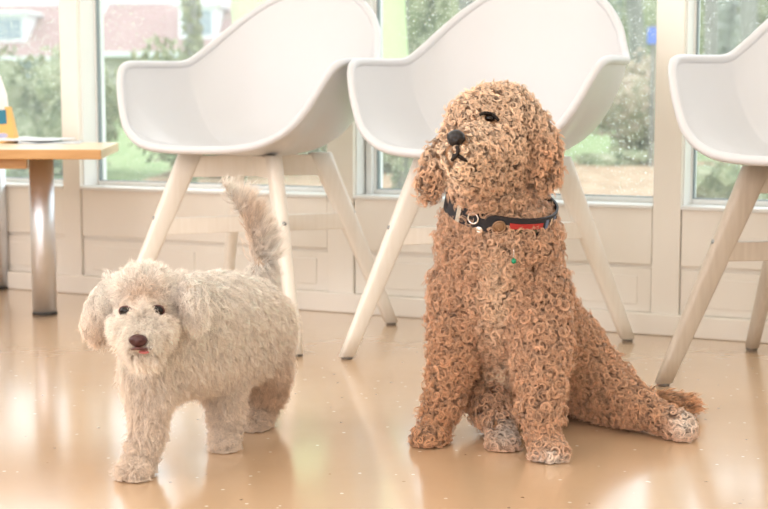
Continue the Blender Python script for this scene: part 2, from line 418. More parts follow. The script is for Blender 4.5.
bm = bmesh.new(); slab(bm, [(-.004+.014*math.cos(a)*1.0, .020+.007*math.sin(a)) for a in [2*PI*k/20 for k in range(20)]], lambda z: z*.25-.0015, lambda z: z*.25-.0003); obj('badge', bm, M['badge'], hd, False, 'lilac oval badge')
lf = bmesh.new(); slab(lf, [(-.12,.0),(.006,.0),(-.004,.13),(-.022,.185),(-.12,.185)], lambda z: .058+z*.02, lambda z: .062+z*.02)
o = obj('leaflet', lf, M['paper'], None, False); o.matrix_world = Matrix.Translation(base) @ Matrix.Rotation(math.atan2(RT.y, RT.x), 4, 'Z')
tag(o, 'white folded leaflet standing in the amber cardboard holder', 'leaflet')
# magazines lying flat
mg = on_floor(52, 143, TZ)
def magazine(x, y, rz, w, h, z, label, m):
    bm = bmesh.new(); N = 8
    top = []; bot = []
    for i in range(N+1):
        xx = -w/2 + w*i/N; lift = .0035*math.exp(-((xx+w/2)/.03)**2)
        top.append((xx, z+.003+lift)); bot.append((xx, z+.0004))
    a = [[bm.verts.new((xx, yy, zz)) for xx, zz in top] for yy in (-h/2, h/2)]; b = [[bm.verts.new((xx, yy, zz)) for xx, zz in bot] for yy in (-h/2, h/2)]
    for i in range(N):
        bm.faces.new((a[0][i], a[0][i+1], a[1][i+1], a[1][i])); bm.faces.new((b[0][i], b[1][i], b[1][i+1], b[0][i+1]))
        for k in (0, 1): bm.faces.new((a[k][i], b[k][i], b[k][i+1], a[k][i+1]))
    for i in (0, N): bm.faces.new((a[0][i], a[1][i], b[1][i], b[0][i]))
    o = obj('magazine', bm, m, None, False); o.location = (x, y, TZ); o.rotation_euler.z = rz
    return tag(o, label, 'magazine', 'magazines on the birch table')
rz0 = math.atan2(RT.y, RT.x)
magazine(mg.x, mg.y, rz0+.15, .16, .21, 0, 'grey printed magazine lying flat on the birch table', M['print'])
mg2 = mg - RT*.05 + FW*.04
magazine(mg2.x, mg2.y, rz0-.1, .15, .21, .0075, 'white leaflet lying on top of the grey magazine', M['paper'])

# ------------------------------------------------------------------ dogs
def build_hide(name, chains, origin, voxel, m, parent, smooth_it=6):
    """chains: lists of (point, radius[, flatten-matrix]); union of tapered limbs grown into one skin"""
    bm = bmesh.new()
    for ch in chains:
        for (p0, r0), (p1, r1) in (zip(ch, ch[1:]) if len(ch) > 1 else [(ch[0], ch[0])]):
            L = (p1-p0).length; n = max(1, int(L/(min(r0, r1)*.28)))
            for k in range(n+1):
                t = k/n; bmesh.ops.create_icosphere(bm, subdivisions=2, radius=r0*(1-t)+r1*t, matrix=Matrix.Translation(p0.lerp(p1, t)-origin))
    me = bpy.data.meshes.new('tmp'); bm.to_mesh(me); bm.free()
    o = bpy.data.objects.new('tmp', me); COL.objects.link(o)
    r = o.modifiers.new('r', 'REMESH'); r.mode = 'VOXEL'; r.voxel_size = voxel; r.use_smooth_shade = True
    s = o.modifiers.new('s', 'SMOOTH'); s.iterations = smooth_it; s.factor = .5
    dg = bpy.context.evaluated_depsgraph_get(); dg.update()
    me2 = bpy.data.meshes.new_from_object(o.evaluated_get(dg)); bpy.data.objects.remove(o); bpy.data.meshes.remove(me)
    me2.materials.clear(); me2.materials.append(m); me2.name = name
    for p in me2.polygons: p.use_smooth = True
    h = bpy.data.objects.new(name, me2); link(h, parent)
    bv = BVHTree.FromPolygons([tuple(v.co) for v in me2.vertices], [tuple(p.vertices) for p in me2.polygons])
    return h, bv
def hit(bv, origin, px, py):
    d = ray(px, py).normalized(); loc, n, i, dist = bv.ray_cast(CAM-origin, d)
    return (loc, n) if loc is not None else (None, None)
def norm(a): return a/np.maximum(np.linalg.norm(a, axis=-1, keepdims=True), 1e-9)
def project(P, origin):
    """where body points sit relative to the lens axis; used only to name body regions"""
    W = P + np.array(origin) - np.array(CAM)
    z = W @ np.array(CF); return CX + F_PX*(W @ np.array(RT))/z, CY - F_PX*(W @ np.array(CU))/z
def coat(name, hide, parent, nl, ns, npt, fn, rad, clump, drop=.62, fm='fur', cv=.12):
    me = hide.data; me.calc_loop_triangles()
    V = np.empty(len(me.vertices)*3); me.vertices.foreach_get('co', V); V = V.reshape(-1, 3)
    Nn = np.array([tuple(v.normal) for v in me.vertices])
    T = np.empty(len(me.loop_triangles)*3, dtype=np.int32); me.loop_triangles.foreach_get('vertices', T); T = T.reshape(-1, 3)
    A = .5*np.linalg.norm(np.cross(V[T[:,1]]-V[T[:,0]], V[T[:,2]]-V[T[:,0]]), axis=1)
    print(name, 'area', A.sum(), 'tris', len(T))
    idx = rng.choice(len(T), nl, p=A/A.sum()); u = rng.random((nl, 1)); v = rng.random((nl, 1)); sw = (u+v) > 1; u = np.where(sw, 1-u, u); v = np.where(sw, 1-v, v)
    t = T[idx]; P = V[t[:,0]]*(1-u-v)+V[t[:,1]]*u+V[t[:,2]]*v; N = norm(Nn[t[:,0]]*(1-u-v)+Nn[t[:,1]]*u+Nn[t[:,2]]*v)
    d = fn(P, N)
    k = d['keep']; P = P[k]; N = N[k]; g = {q: (w[k] if isinstance(w, np.ndarray) and len(w) == len(k) else w) for q, w in d.items() if q != 'keep'}
    n = len(P)
    def b(x): return np.broadcast_to(np.asarray(x, float).reshape(-1, *([1]*0)), (n,)) if np.ndim(x) <= 1 else x
    Ln = b(g['len'])*(.75+.5*rng.random(n)); R = b(g['R'])*(.5+.9*rng.random(n)); turns = b(g['turns'])*(.7+.5*rng.random(n))
    D = norm(N*b(g['lift'])[:,None] + g['comb'] + rng.normal(0, g['mess'], (n,3)))
    E = norm(g['comb']*1.0 + N*.10 + np.array([0,0,-.25]) + rng.normal(0, g['mess']*.8, (n,3)))
    a1 = norm(np.cross(D, np.where(np.abs(D[:,2:3]) > .9, np.array([[1.,0,0]]), np.array([[0,0,1.]])))); a2 = np.cross(D, a1)
    ph = rng.random(n)*2*PI; hand = rng.choice([-1, 1], n)
    tt = np.linspace(0, 1, npt)
    out = np.empty((n, ns, npt, 3), dtype=np.float32)
    for s in range(ns):
        off = rng.normal(0, 1, (n, 3))*b(g['spread'])[:,None]; off -= N*np.sum(off*N, axis=1, keepdims=True)*.8
        ls = Ln*(.85+.3*rng.random(n)); dph = rng.normal(0, .28, n); dr = 1+rng.normal(0, .10, n)
        Rl = R*dr
        for j, q in enumerate(tt):
            c = P + off*((1-clump*min(1, q*2))) + D*(ls*(q*(1-.5*q)))[:,None] + E*(ls*(drop*q*q))[:,None]
            an = ph+dph+hand*2*PI*turns*q; rr = Rl*min(1, q*3.2)
            c = c + a1*(rr*np.cos(an))[:,None] + a2*(rr*np.sin(an))[:,None]
            out[:, s, j] = c - N*.002*(1-q)
    # keep tips above the floor
    zmin = -parent.location.z + .0015
    out[..., 2] = np.maximum(out[..., 2], zmin + .002*rng.random(out.shape[:3]))
    hc = bpy.data.hair_curves.new(name); hc.add_curves([npt]*(n*ns))
    hc.attributes['position'].data.foreach_set('vector', out.reshape(-1)) if 'position' in hc.attributes else None
    ra = hc.attributes.new('radius', 'FLOAT', 'POINT')
    prof = rad*(1-.75*tt**2); ra.data.foreach_set('value', np.tile(prof, n*ns).astype(np.float32))
    ca = hc.attributes.new('fur_col', 'FLOAT_COLOR', 'CURVE')
    c = g['col']*(1+rng.normal(0, cv, (n,1))); c = np.repeat(np.clip(c, 0, 1)[:,None,:], ns, axis=1).reshape(-1, 3)
    ca.data.foreach_set('color', np.concatenate([c, np.ones((len(c),1))], axis=1).astype(np.float32).reshape(-1))
    hc.materials.append(M[fm])
    o = bpy.data.objects.new(name, hc); link(o, parent); return o
def chain(pts): return [(at(px, py, dp), r*dp/F_PX) for px, py, dp, r in pts]
def near_px(X, Y, x, y, r): return (X-x)**2 + (Y-y)**2 < r*r
def sstep(a, b, x): t = np.clip((x-a)/(b-a), 0, 1); return t*t*(3-2*t)

# ---- the sitting apricot dog
O2 = on_floor(520, 425); O2.z = 0
dog = thing('dog', 'curly apricot dog sitting with raised head and black collar', 'dog', O2)
D2 = [
 [(486,136,2.31,35),(500,125,2.34,41),(508,138,2.35,36),(500,165,2.33,30)],
 [(490,150,2.29,32),(475,149,2.235,25),(463,152,2.195,20)],
 [(472,120,2.29,23),(486,115,2.31,27)],
 [(478,166,2.25,24),(464,163,2.205,17)],
 [(486,160,2.29,32),(484,176,2.30,30),(489,200,2.34,36),(496,222,2.36,47),(499,241,2.37,59)],
 [(500,150,2.36,36),(498,200,2.38,38),(505,240,2.40,46)],
 [(498,245,2.37,51),(500,275,2.39,59),(504,308,2.42,58),(512,335,2.47,50)],
 [(520,300,2.47,47),(535,335,2.50,48),(550,365,2.58,44)],
 [(550,365,2.58,44),(566,372,2.62,38)],
 [(462,285,2.38,28),(459,310,2.38,26),(456,345,2.37,22),(447,382,2.365,15),(440,412,2.36,13),(436,428,2.36,12)],
 [(437,430,2.36,12),(430,435,2.34,10.5),(420,436,2.33,9)],[(430,435,2.33,9),(422,438,2.31,7.5)],[(438,434,2.34,9.5),(433,438,2.315,8)],
 [(534,285,2.35,32),(537,310,2.34,30),(541,345,2.31,25),(541,380,2.28,19),(541,415,2.26,16),(544,440,2.25,14)],
 [(546,444,2.245,13),(542,451,2.22,10)],[(546,444,2.245,13),(549,452,2.215,10)],[(548,443,2.245,13),(558,450,2.22,9.5)],
 [(560,345,2.53,40),(580,362,2.52,31),(602,382,2.49,25),(622,396,2.45,19),(643,408,2.42,14.5),(662,418,2.395,13)],
 [(590,388,2.52,24),(612,400,2.47,19),(635,410,2.43,14)],
 [(662,418,2.395,12),(675,424,2.38,12),(686,427,2.37,10)],[(672,424,2.37,11),(682,430,2.355,9)],
 [(515,355,2.52,36),(488,372,2.47,24),(482,388,2.44,19),(492,408,2.40,15),(500,425,2.36,12)],
 [(500,428,2.35,12),(504,438,2.32,12),(508,446,2.295,9)],[(500,430,2.34,11),(498,445,2.295,9)],
 [(590,402,2.68,12),(620,403,2.66,10),(645,402,2.60,10),(670,404,2.55,10),(684,408,2.53,9)],
 [(528,116,2.34,10),(539,132,2.325,13),(544,152,2.315,14),(545,170,2.31,13),(543,180,2.31,10)],
 [(456,128,2.37,8),(446,140,2.37,9),(437,158,2.37,10.5),(432,176,2.365,11),(430,188,2.36,9)],
]
hide2, bv2 = build_hide('body', [chain(c) for c in D2], O2, .006, M['hide_tan'], dog)
AP = np.array([.50,.30,.185]); LT = np.array([.86,.68,.50]); WH = np.array([.86,.80,.72]); RUST = np.array([.54,.27,.125]); GREY = np.array([.50,.44,.38])
def fn2(P, N):
    X, Y = project(P, O2); Z = P[:,2]+O2.z; n = len(P)
    keep = np.ones(n, bool)
    front = (N @ -np.array(CF)) > -.35
    keep &= ~(near_px(X, Y, 456.5, 136, 9) & (N @ -np.array(CF) > 0) & (Y < 175))
    keep &= ~(near_px(X, Y, 490, 118, 7) & front)
    keep &= rng.random(n) < np.where(front, 1, .45)
    # collar band lies flat on the neck
    yc = 205 + 22*np.sin(np.clip((X-444)/106, 0, 1)*PI)
    band = (np.abs(Y-yc) < 12) & (Z > .40) & (X > 438) & (X < 556)
    keep &= ~((np.abs(Y-yc) < 9) & (Z > .40) & (X > 438) & (X < 556) & front)
    L_above = (Y > yc-20) & (Y < yc-8) & (X > 442) & (X < 552)
    leg = sstep(365, 385, Y)*(Y > 365)
    head = Y < 192
    L = np.where(head, .019, .024) ; L = np.where(Y > 420, .015, L)
    muz = near_px(X, Y, 465, 152, 30) & head & (X < 490); L = np.where(muz, .013, L)
    ear = head & ((X > 526) | (X < 446)); L = np.where(ear, .022, L)
    L = np.where(near_px(X, Y, 491, 117, 15) & head, .008, L)
    L = np.where(band, .005, L); L = np.where(L_above, .012, L)
    tail = (X > 640) & (Y < 412) & (Z < .12) & (P @ np.array(FW) > (at(660,405,2.47)-O2).dot(FW)); L = np.where(tail, .032, L)
    R = np.where(head, .0037, .0050); R = np.where(muz, .0030, R); R = np.where(band, .001, R); R = np.where(tail, .0025, R)
    turns = np.where(head, 1.6, 2.0); turns = np.where(tail, 1.0, turns)
    lift = np.where(head, .9, 1.0)*np.ones(n); lift = np.where(tail, .4, lift)
    col = np.tile(AP, (n,1))
    def mixc(c, w): nonlocal col; col = col*(1-w[:,None]) + c*w[:,None]
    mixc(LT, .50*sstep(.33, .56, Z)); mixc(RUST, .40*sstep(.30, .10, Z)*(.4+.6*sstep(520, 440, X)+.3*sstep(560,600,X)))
    mixc(LT, .75*np.exp(-((X-452)**2+(Y-165)**2)/600.)*head)
    mixc(LT, .60*np.exp(-((X-497)**2/250.+(Y-292)**2/2600.)))
    mixc(LT, .9*np.exp(-((X-500)**2/160.+(Y-368)**2/160.)))
    mixc(RUST, .55*np.exp(-((X-548)**2/200.+(Y-160)**2/900.))*head)
    mixc(RUST*.6, .65*np.exp(-((X-530)**2/40.+(Y-146)**2/500.))*head)  # shade of the ear-to-cheek gap put into the fur colour
    mixc(RUST, .5*np.exp(-((X-430)**2/100.+(Y-180)**2/500.))*head)
    mixc(RUST, .5*np.exp(-((X-440)**2/300.+(Y-425)**2/300.)))
    mixc(RUST, .5*tail)
    mixc(WH, .75*np.exp(-((X-550)**2/260.+(Y-457)**2/50.)))
    mixc(WH, .65*np.exp(-((X-684)**2/130.+(Y-424)**2/160.))*(~tail))
    mixc(GREY, .8*np.exp(-((X-505)**2/200.+(Y-435)**2/160.)))
    comb = np.tile(np.array([0,0,-.40]), (n,1))
    comb = np.where(muz[:,None], np.array([0,0,-.25]) + np.array(RT)*.5, comb)
    comb = np.where((head & ~muz & ~ear)[:,None], np.array([0,0,-.2]), comb)
    comb = np.where(tail[:,None], np.array(RT)*1.2, comb)
    spread = np.where(band, .004, np.where(muz, .0035, .0038))
    return dict(keep=keep, len=L, R=R, turns=turns, lift=lift, col=col, comb=comb, mess=.36, spread=spread)
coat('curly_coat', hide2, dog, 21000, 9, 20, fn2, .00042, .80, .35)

# face of the apricot dog
def put(bv, O, px, py, push=0):
    l, n = hit(bv, O, px, py); return l - ray(px, py).normalized()*push, n
side2 = (RT*-.80 - FW*.55 + UP*.22).normalized()      # where the muzzle points
c, n = put(bv2, O2, 458, 139); 
bm = bmesh.new()
nf = frame_to(c + side2*.004, side2)
ellipsoid(bm, nf @ Matrix.Diagonal((.0175,.0135,.012,1)), 3)
for v in bm.verts:                                     # pinch below, two nostrils
    l = nf.inverted() @ v.co
    if l.y < 0: l.x *= 1 + l.y*28
    for sx in (-1, 1):
        d = ((l.x-sx*.0085)**2 + (l.y+.002)**2)**.5
        if l.z > 0 and d < .0048: l.z -= .006*(1-d/.0048)
    v.co = nf @ l
obj('nose', bm, M['nosed'], dog)
# mouth line and dark lips under the nose
pts = []
for x, y in ((457,146),(458,152),(455,157),(452,160)): pts.append(put(bv2, O2, x, y, .011)[0])
bm = bmesh.new(); tube(bm, catmull(pts, 4), .0030, 8)
pts = [put(bv2, O2, x, y, .0055)[0] for x, y in ((453,156),(458,156),(463,159),(468,162))]
tube(bm, catmull(pts, 4), [.0034]*8+[.003,.0026,.002,.0015,.001], 8); obj('lips', bm, M['skin'], dog)
e, n = put(bv2, O2, 490, 118, .002)
bm = bmesh.new(); ellipsoid(bm, frame_to(e, n) @ Matrix.Diagonal((.0085,.0065,.006,1)), 3); obj('eye', bm, M['eye'], dog)
pts = [put(bv2, O2, x, y, .009)[0] for x, y in ((479,115),(486,113),(493,115),(499,121))]
bm = bmesh.new(); tube(bm, catmull(pts, 5), [.0012]+[.0027]*14+[.001], 8); obj('closed_eyelid', bm, M['skin'], dog)
c, n = put(bv2, O2, 433, 437, 0)
# collar: a band swept round the neck
cn = at(494, 206, 2.35)-O2
cax = (UP + RT*.16 - FW*.30).normalized(); cx_ = (RT - cax*RT.dot(cax)).normalized(); cy_ = cax.cross(cx_)
ring = []
for k in range(72):
    a = 2*PI*k/72; d = cx_*math.cos(a)+cy_*math.sin(a)
    l, nn, i, dist = bv2.ray_cast(cn + d*.30, -d)
    r_ = (l-cn).length if l is not None else .07
    ring.append(r_)
ring = [sorted([ring[(k+j) % 72] for j in range(-5, 6)])[5] for k in range(72)]
ring = [sum(ring[(k+j) % 72] for j in range(-5, 6))/11 + .0115 for k in range(72)]
def cpt(k, h, out=0):
    k = k % 72; k0 = int(k); f = k-k0; r_ = ring[k0]*(1-f)+ring[(k0+1)%72]*f + out
    a = 2*PI*k/72; return cn + (cx_*math.cos(a)+cy_*math.sin(a))*r_ + cax*h
def band(name, k0, k1, h0, h1, out, th, m, parent, label=None, steps=None):
    bm = bmesh.new(); N = steps or max(2, int((k1-k0)*2)); closed = (k1-k0) >= 72; rings = []
    for i in range(N if closed else N+1):
        k = k0 + (k1-k0)*i/N
        rings.append([bm.verts.new(cpt(k, h, o)) for h, o in ((h0,out),(h1,out),(h1,out+th),(h0,out+th))])
    for i in range(N if closed else N):
        a, b = rings[i], rings[(i+1) % len(rings)]
        for j in range(4): bm.faces.new((a[j], a[(j+1)%4], b[(j+1)%4], b[j]))
    if not closed: bm.faces.new(rings[0]); bm.faces.new(rings[-1][::-1])
    return obj(name, bm, m, parent, False, label)
col_ = band('collar', 0, 72, -.0145, .0145, 0, .0035, M['collar'], dog)
# indices: 54 = facing the viewer; towards 72 = viewer's right
band('red_stripe', 56.5, 64, -.003, .006, .0035, .0012, M['red'], col_, 'red stripe')
band('olive_stripe', 57, 63, -.009, -.004, .0035, .0011, M['olive'], col_, 'olive stripe')
for k in (64.8, 66.2, 67.6): band('pattern_patch', k, k+.7, -.010, .010, .0035, .0012, M['bluew'] if k != 66.2 else M['silver'], col_, 'blue-grey woven patch' if k != 66.2 else 'pale woven patch', 2)
def ring_on(name, k, h, R, r, m, out=.005, flat=False):
    c = cpt(k, h, out); a = 2*PI*k/72; nrm = (cx_*math.cos(a)+cy_*math.sin(a)).normalized(); bm = bmesh.new(); f = frame_to(c, nrm)
    torus(bm, f, R, r)
    if flat: ellipsoid(bm, f @ Matrix.Diagonal((R,R,.0015,1)), 2); torus(bm, f, R*.45, r*.6)
    return obj(name, bm, m, col_)
ring_on('medallion', 54.3, -.002, .0095, .002, M['bronze'], .006, True)
ring_on('d_ring', 48.5, .002, .0085, .0016, M['silver'])
ring_on('tag_ring', 50.3, -.013, .0042, .0014, M['silver'], .006, True)
band('buckle', 44.0, 45.2, -.014, .014, .003, .0022, M['silver'], col_, None, 2)
c = cpt(57.5, -.012, .009); bm = bmesh.new(); d_ = (c + Vector((0,0,-.040)) - ray(507,250).normalized()*.014)
tube(bm, [c, d_], .0005, 6); obj('pendant_cord', bm, M['silver'], col_)
bm = bmesh.new(); ellipsoid(bm, Matrix.Translation(d_) @ Matrix.Diagonal((.0042,.0042,.0048,1)), 2); obj('green_bead', bm, M['greenb'], col_, label='green bead')

# ---- the small cream dog
O1 = on_floor(190, 455); O1.z = 0
pup = thing('dog', 'small fluffy cream dog walking with its tail raised', 'dog', O1)
D1 = [
 [(146,300,2.13,34),(149,308,2.14,33),(143,322,2.10,28)],
 [(143,325,2.09,28),(141,336,2.05,20),(140,341,2.02,14)],[(142,342,2.06,18),(143,350,2.04,11)],
 [(150,315,2.15,34),(162,345,2.20,38),(160,368,2.20,30)],[(150,350,2.16,26),(146,372,2.16,22)],
 [(165,335,2.21,40),(190,322,2.27,46),(215,318,2.33,46),(240,318,2.40,43),(254,324,2.44,38)],
 [(165,350,2.21,38),(190,345,2.27,42),(215,345,2.33,40),(240,342,2.40,36)],
 [(112,286,2.14,9),(103,299,2.13,11),(98,315,2.13,11.5),(98,328,2.13,9)],
 [(181,284,2.13,9),(191,295,2.11,10),(195,308,2.12,10),(197,318,2.12,7)],
 [(148,370,2.17,25),(149,398,2.16,18),(147,425,2.155,14),(142,450,2.145,13),(138,466,2.135,12)],
 [(138,468,2.13,11.5),(130,472,2.11,10)],[(138,468,2.13,11.5),(137,474,2.105,9)],[(138,467,2.13,11),(126,470,2.12,8.5)],
 [(218,365,2.33,28),(224,395,2.325,16),(226,425,2.315,12.5),(225,438,2.31,11.5)],[(225,440,2.30,11),(222,445,2.285,9)],[(225,440,2.30,11),(228,445,2.285,8)],
 [(256,345,2.44,32),(264,370,2.46,23),(268,390,2.47,15),(263,408,2.47,11),(259,420,2.46,10)],[(259,420,2.45,10),(253,427,2.43,9)],
 [(240,360,2.46,24),(234,390,2.50,13),(232,410,2.52,10)],[(232,412,2.51,9.5),(227,416,2.495,8)],
 [(256,290,2.50,16),(262,270,2.50,11),(262,250,2.49,8),(253,226,2.48,6),(238,203,2.47,4.5),(224,185,2.45,2.5),(218,177,2.45,1.2)],
]
hide1, bv1 = build_hide('body', [chain(c) for c in D1], O1, .0055, M['hide_cream'], pup)
CR = np.array([.95,.84,.72]); CD = np.array([.72,.50,.34]); CW = np.array([.96,.91,.85]); DK = np.array([.36,.22,.15])
def fn1(P, N):
    X, Y = project(P, O1); n = len(P); Z = P[:,2]; dep = (P @ np.array(FW)); 
    hd = at(150,310,2.27)-O1; head = (dep < hd.dot(FW)) & (Y < 352) & (X < 204) & (near_px(X, Y, 146, 308, 62))
    face = head & (N @ -np.array(CF) > .1)
    keep = np.ones(n, bool)
    for ex, ey in ((126,311),(158,310)): keep &= ~(near_px(X, Y, ex, ey, 6.0) & face)
    keep &= ~(near_px(X, Y, 139, 340, 6.0) & face); keep &= ~((np.abs(Y-350.5) < 4) & (np.abs(X-143) < 12) & face)
    keep &= rng.random(n) < np.where(N @ -np.array(CF) > -.35, 1, .45)
    ear = head & ((X > 180) | (X < 108))
    muz = face & near_px(X, Y, 141, 338, 20)
    tail = (Y < 262) & (X > 205) & (dep > (at(240,240,2.42)-O1).dot(FW))
    low = Y > 440
    L = np.full(n, .024); L = np.where(head, .019, L); L = np.where(ear, .022, L); L = np.where(muz, .013, L); L = np.where(tail, .040, L)
    L = np.where(Z < .11, .021, L); L = np.where(Z < .045, .016, L)
    for ex, ey in ((126,310),(158,309)): L = np.where(near_px(X, Y, ex, ey-2, 13) & face, .007, L)
    R = np.where(head, .0020, .0024); R = np.where(ear, .003, R); R = np.where(tail, .0012, R); R = np.where(muz, .0012, R)
    turns = np.where(ear, 1.6, 1.15); turns = np.where(tail, .6, turns)
    col = np.tile(CR, (n,1))
    def mixc(c, w): nonlocal col; col = col*(1-w[:,None]) + c*w[:,None]
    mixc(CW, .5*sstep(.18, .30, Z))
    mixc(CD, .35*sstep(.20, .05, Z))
    mixc(CD, .75*np.exp(-((X-143)**2/260.+(Y-297)**2/160.))*face)
    mixc(CD, .55*np.exp(-((X-98)**2/90.+(Y-328)**2/250.))*head)
    mixc(DK, .85*np.exp(-((X-182)**2/14.+(Y-306)**2/260.))*head)  # dark strip: shade between face and right ear painted into the coat
    mixc(DK, .8*np.exp(-((X-163)**2/20.+(Y-316)**2/20.))*face); mixc(DK, .5*np.exp(-((X-127)**2/30.+(Y-312)**2/30.))*face)
    mixc(DK, .45*np.exp(-((X-142)**2/60.+(Y-350)**2/10.))*face)
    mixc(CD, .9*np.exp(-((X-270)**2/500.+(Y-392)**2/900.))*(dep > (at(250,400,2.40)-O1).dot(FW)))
    mixc(CD, .75*np.exp(-((X-248)**2/90.+(Y-240)**2/1500.))*tail)
    comb = np.tile(np.array([0,0,-.55]), (n,1)) + np.array(FW)*.25 + np.array(RT)*.15
    comb = np.where((Z < .05)[:,None], np.array([0,0,-.05]), comb)
    cen = np.array(at(141,322,2.05)-O1); out = norm(P-cen)
    comb = np.where((face & ~ear)[:,None], out*.7+np.array([0,0,-.15]), comb)
    comb = np.where(ear[:,None], np.array([0,0,-.9]), comb)
    comb = np.where(tail[:,None], np.array([0,0,.75])+np.array(RT)*.25, comb)
    L = np.where(tail & (Y < 200), .020, L)
    lift = np.full(n, .75); lift = np.where(tail, .45, lift); lift = np.where(muz, .5, lift)
    return dict(keep=keep, len=L, R=R, turns=turns, lift=lift, col=col, comb=comb, mess=.34, spread=.0042)
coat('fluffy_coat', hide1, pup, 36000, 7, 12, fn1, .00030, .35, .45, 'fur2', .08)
fwd = (-FW*.95 - RT*.10 - UP*.12).normalized()
for ex, ey in ((126,311),(158,310)):
    e, n = put(bv1, O1, ex, ey, .003); bm = bmesh.new(); ellipsoid(bm, frame_to(e, fwd) @ Matrix.Diagonal((.0096,.0080,.0075,1)), 3); o = obj('eye', bm, M['eye'], pup)
    bm = bmesh.new(); torus(bm, frame_to(e + fwd*.0015, fwd) @ Matrix.Diagonal((1.05,.85,1,1)), .0086, .0015); obj('eyelid', bm, M['lip'], o)
c, n = put(bv1, O1, 139, 340); nf = frame_to(c + fwd*.004, fwd); bm = bmesh.new(); ellipsoid(bm, nf @ Matrix.Diagonal((.0135,.0095,.009,1)), 3)
for v in bm.verts:
    l = nf.inverted() @ v.co
    if l.y < 0: l.x *= 1 + l.y*35
    for sx in (-1, 1):
        d = ((l.x-sx*.0062)**2 + (l.y+.001)**2)**.5
        if l.z > 0 and d < .0035: l.z -= .005*(1-d/.0035)
    v.co = nf @ l
obj('nose', bm, M['nosep'], pup)
pts = [put(bv1, O1, x, y, .012)[0] for x, y in ((131,349),(137,348.5),(143,349),(149,348.5),(155,346.5))]
bm = bmesh.new(); tube(bm, catmull(pts, 4), [.001]+[.0022]*15+[.0008], 8); obj('lips', bm, M['lip'], pup)
c, n = put(bv1, O1, 144, 352, .012); bm = bmesh.new(); ellipsoid(bm, frame_to(c, fwd) @ Matrix.Diagonal((.0075,.0028,.004,1)), 3); obj('tongue', bm, M['tongue'], pup)
# ------------------------------------------------------------------ garden beyond the windows
M['lawn'] = noisy('damp_lawn', [(.30,(.16,.26,.08)),(.5,(.28,.36,.15)),(.7,(.42,.43,.24))], 3.5, rough=.9, bmp=.5, bdist=.03, detail=8)
M['gravel'] = noisy('leaf_litter', [(.3,(.30,.18,.10)),(.5,(.46,.30,.18)),(.7,(.60,.44,.30))], 5, rough=.9, bmp=.5, bdist=.02, detail=8)
M['leafA'] = noisy('hedge_leaves', [(.25,(.14,.17,.08)),(.5,(.32,.34,.19)),(.75,(.54,.50,.36))], 9, rough=.7, detail=8)
M['leafB'] = noisy('russet_leaves', [(.25,(.22,.22,.12)),(.5,(.44,.36,.24)),(.75,(.62,.42,.36))], 9, rough=.7, detail=8)
M['leafC'] = noisy('misty_twigs', [(.25,(.24,.26,.22)),(.5,(.38,.40,.35)),(.75,(.50,.50,.46))], 4, rough=.8, detail=8)  # mist put into the colour: far foliage painted grey
M['bark'] = noisy('grey_bark', [(.3,(.18,.17,.15)),(.7,(.36,.35,.31))], 12, rough=.9, sc=(1,1,.2), bmp=.4)
m = M['tile'] = mat('roof_tiles', rough=.8)
bk = nd(m, 'ShaderNodeTexBrick'); lk(m, texco(m, 'Object'), bk.inputs['Vector']); bk.inputs['Scale'].default_value = 1.6
bk.inputs['Color1'].default_value = (.40,.25,.23,1); bk.inputs['Color2'].default_value = (.48,.31,.29,1); bk.inputs['Mortar'].default_value = (.42,.32,.31,1)
lk(m, bk.outputs[0], bsdf(m).inputs['Base Color'])
M['gutter'] = mat('white_fascia', (.85,.88,.9), .6)
m = M['brick'] = mat('brown_brick', rough=.85)
bk = nd(m, 'ShaderNodeTexBrick'); lk(m, texco(m, 'Object'), bk.inputs['Vector']); bk.inputs['Scale'].default_value = 3
bk.inputs['Color1'].default_value = (.42,.27,.20,1); bk.inputs['Color2'].default_value = (.52,.35,.27,1); bk.inputs['Mortar'].default_value = (.55,.52,.48,1)
lk(m, bk.outputs[0], bsdf(m).inputs['Base Color'])
M['winglass'] = mat('house_glass', (.35,.42,.48), .15)
M['banner'] = mat('lime_banner', (.70,.83,.46), .7)
M['blue'] = mat('blue_paint', (.12,.22,.75), .5)
def grid_ground(name, cx, cy, w, d, z, m, kind=None, rz=0, amp=.02):
    bm = bmesh.new(); bmesh.ops.create_grid(bm, x_segments=40, y_segments=40, size=.5)
    for v in bm.verts: v.co = Vector((v.co.x*w, v.co.y*d, random.uniform(-amp, amp)))
    o = obj(name, bm, m); o.location = (cx, cy, z); o.rotation_euler.z = rz
    return struct(o)
grid_ground('lawn', -10, 60.5, 160, 120, -.12, M['lawn'], amp=.006)
mid = cs(2.6, 11.5); grid_ground('bark_path', mid.x, mid.y, 9, 6.5, -.098, M['gravel'], rz=TH, amp=.004)
mid = cs(-3.2, 9.8); grid_ground('bark_path', mid.x, mid.y, 2.6, 1.2, -.095, M['gravel'], rz=TH, amp=.004)
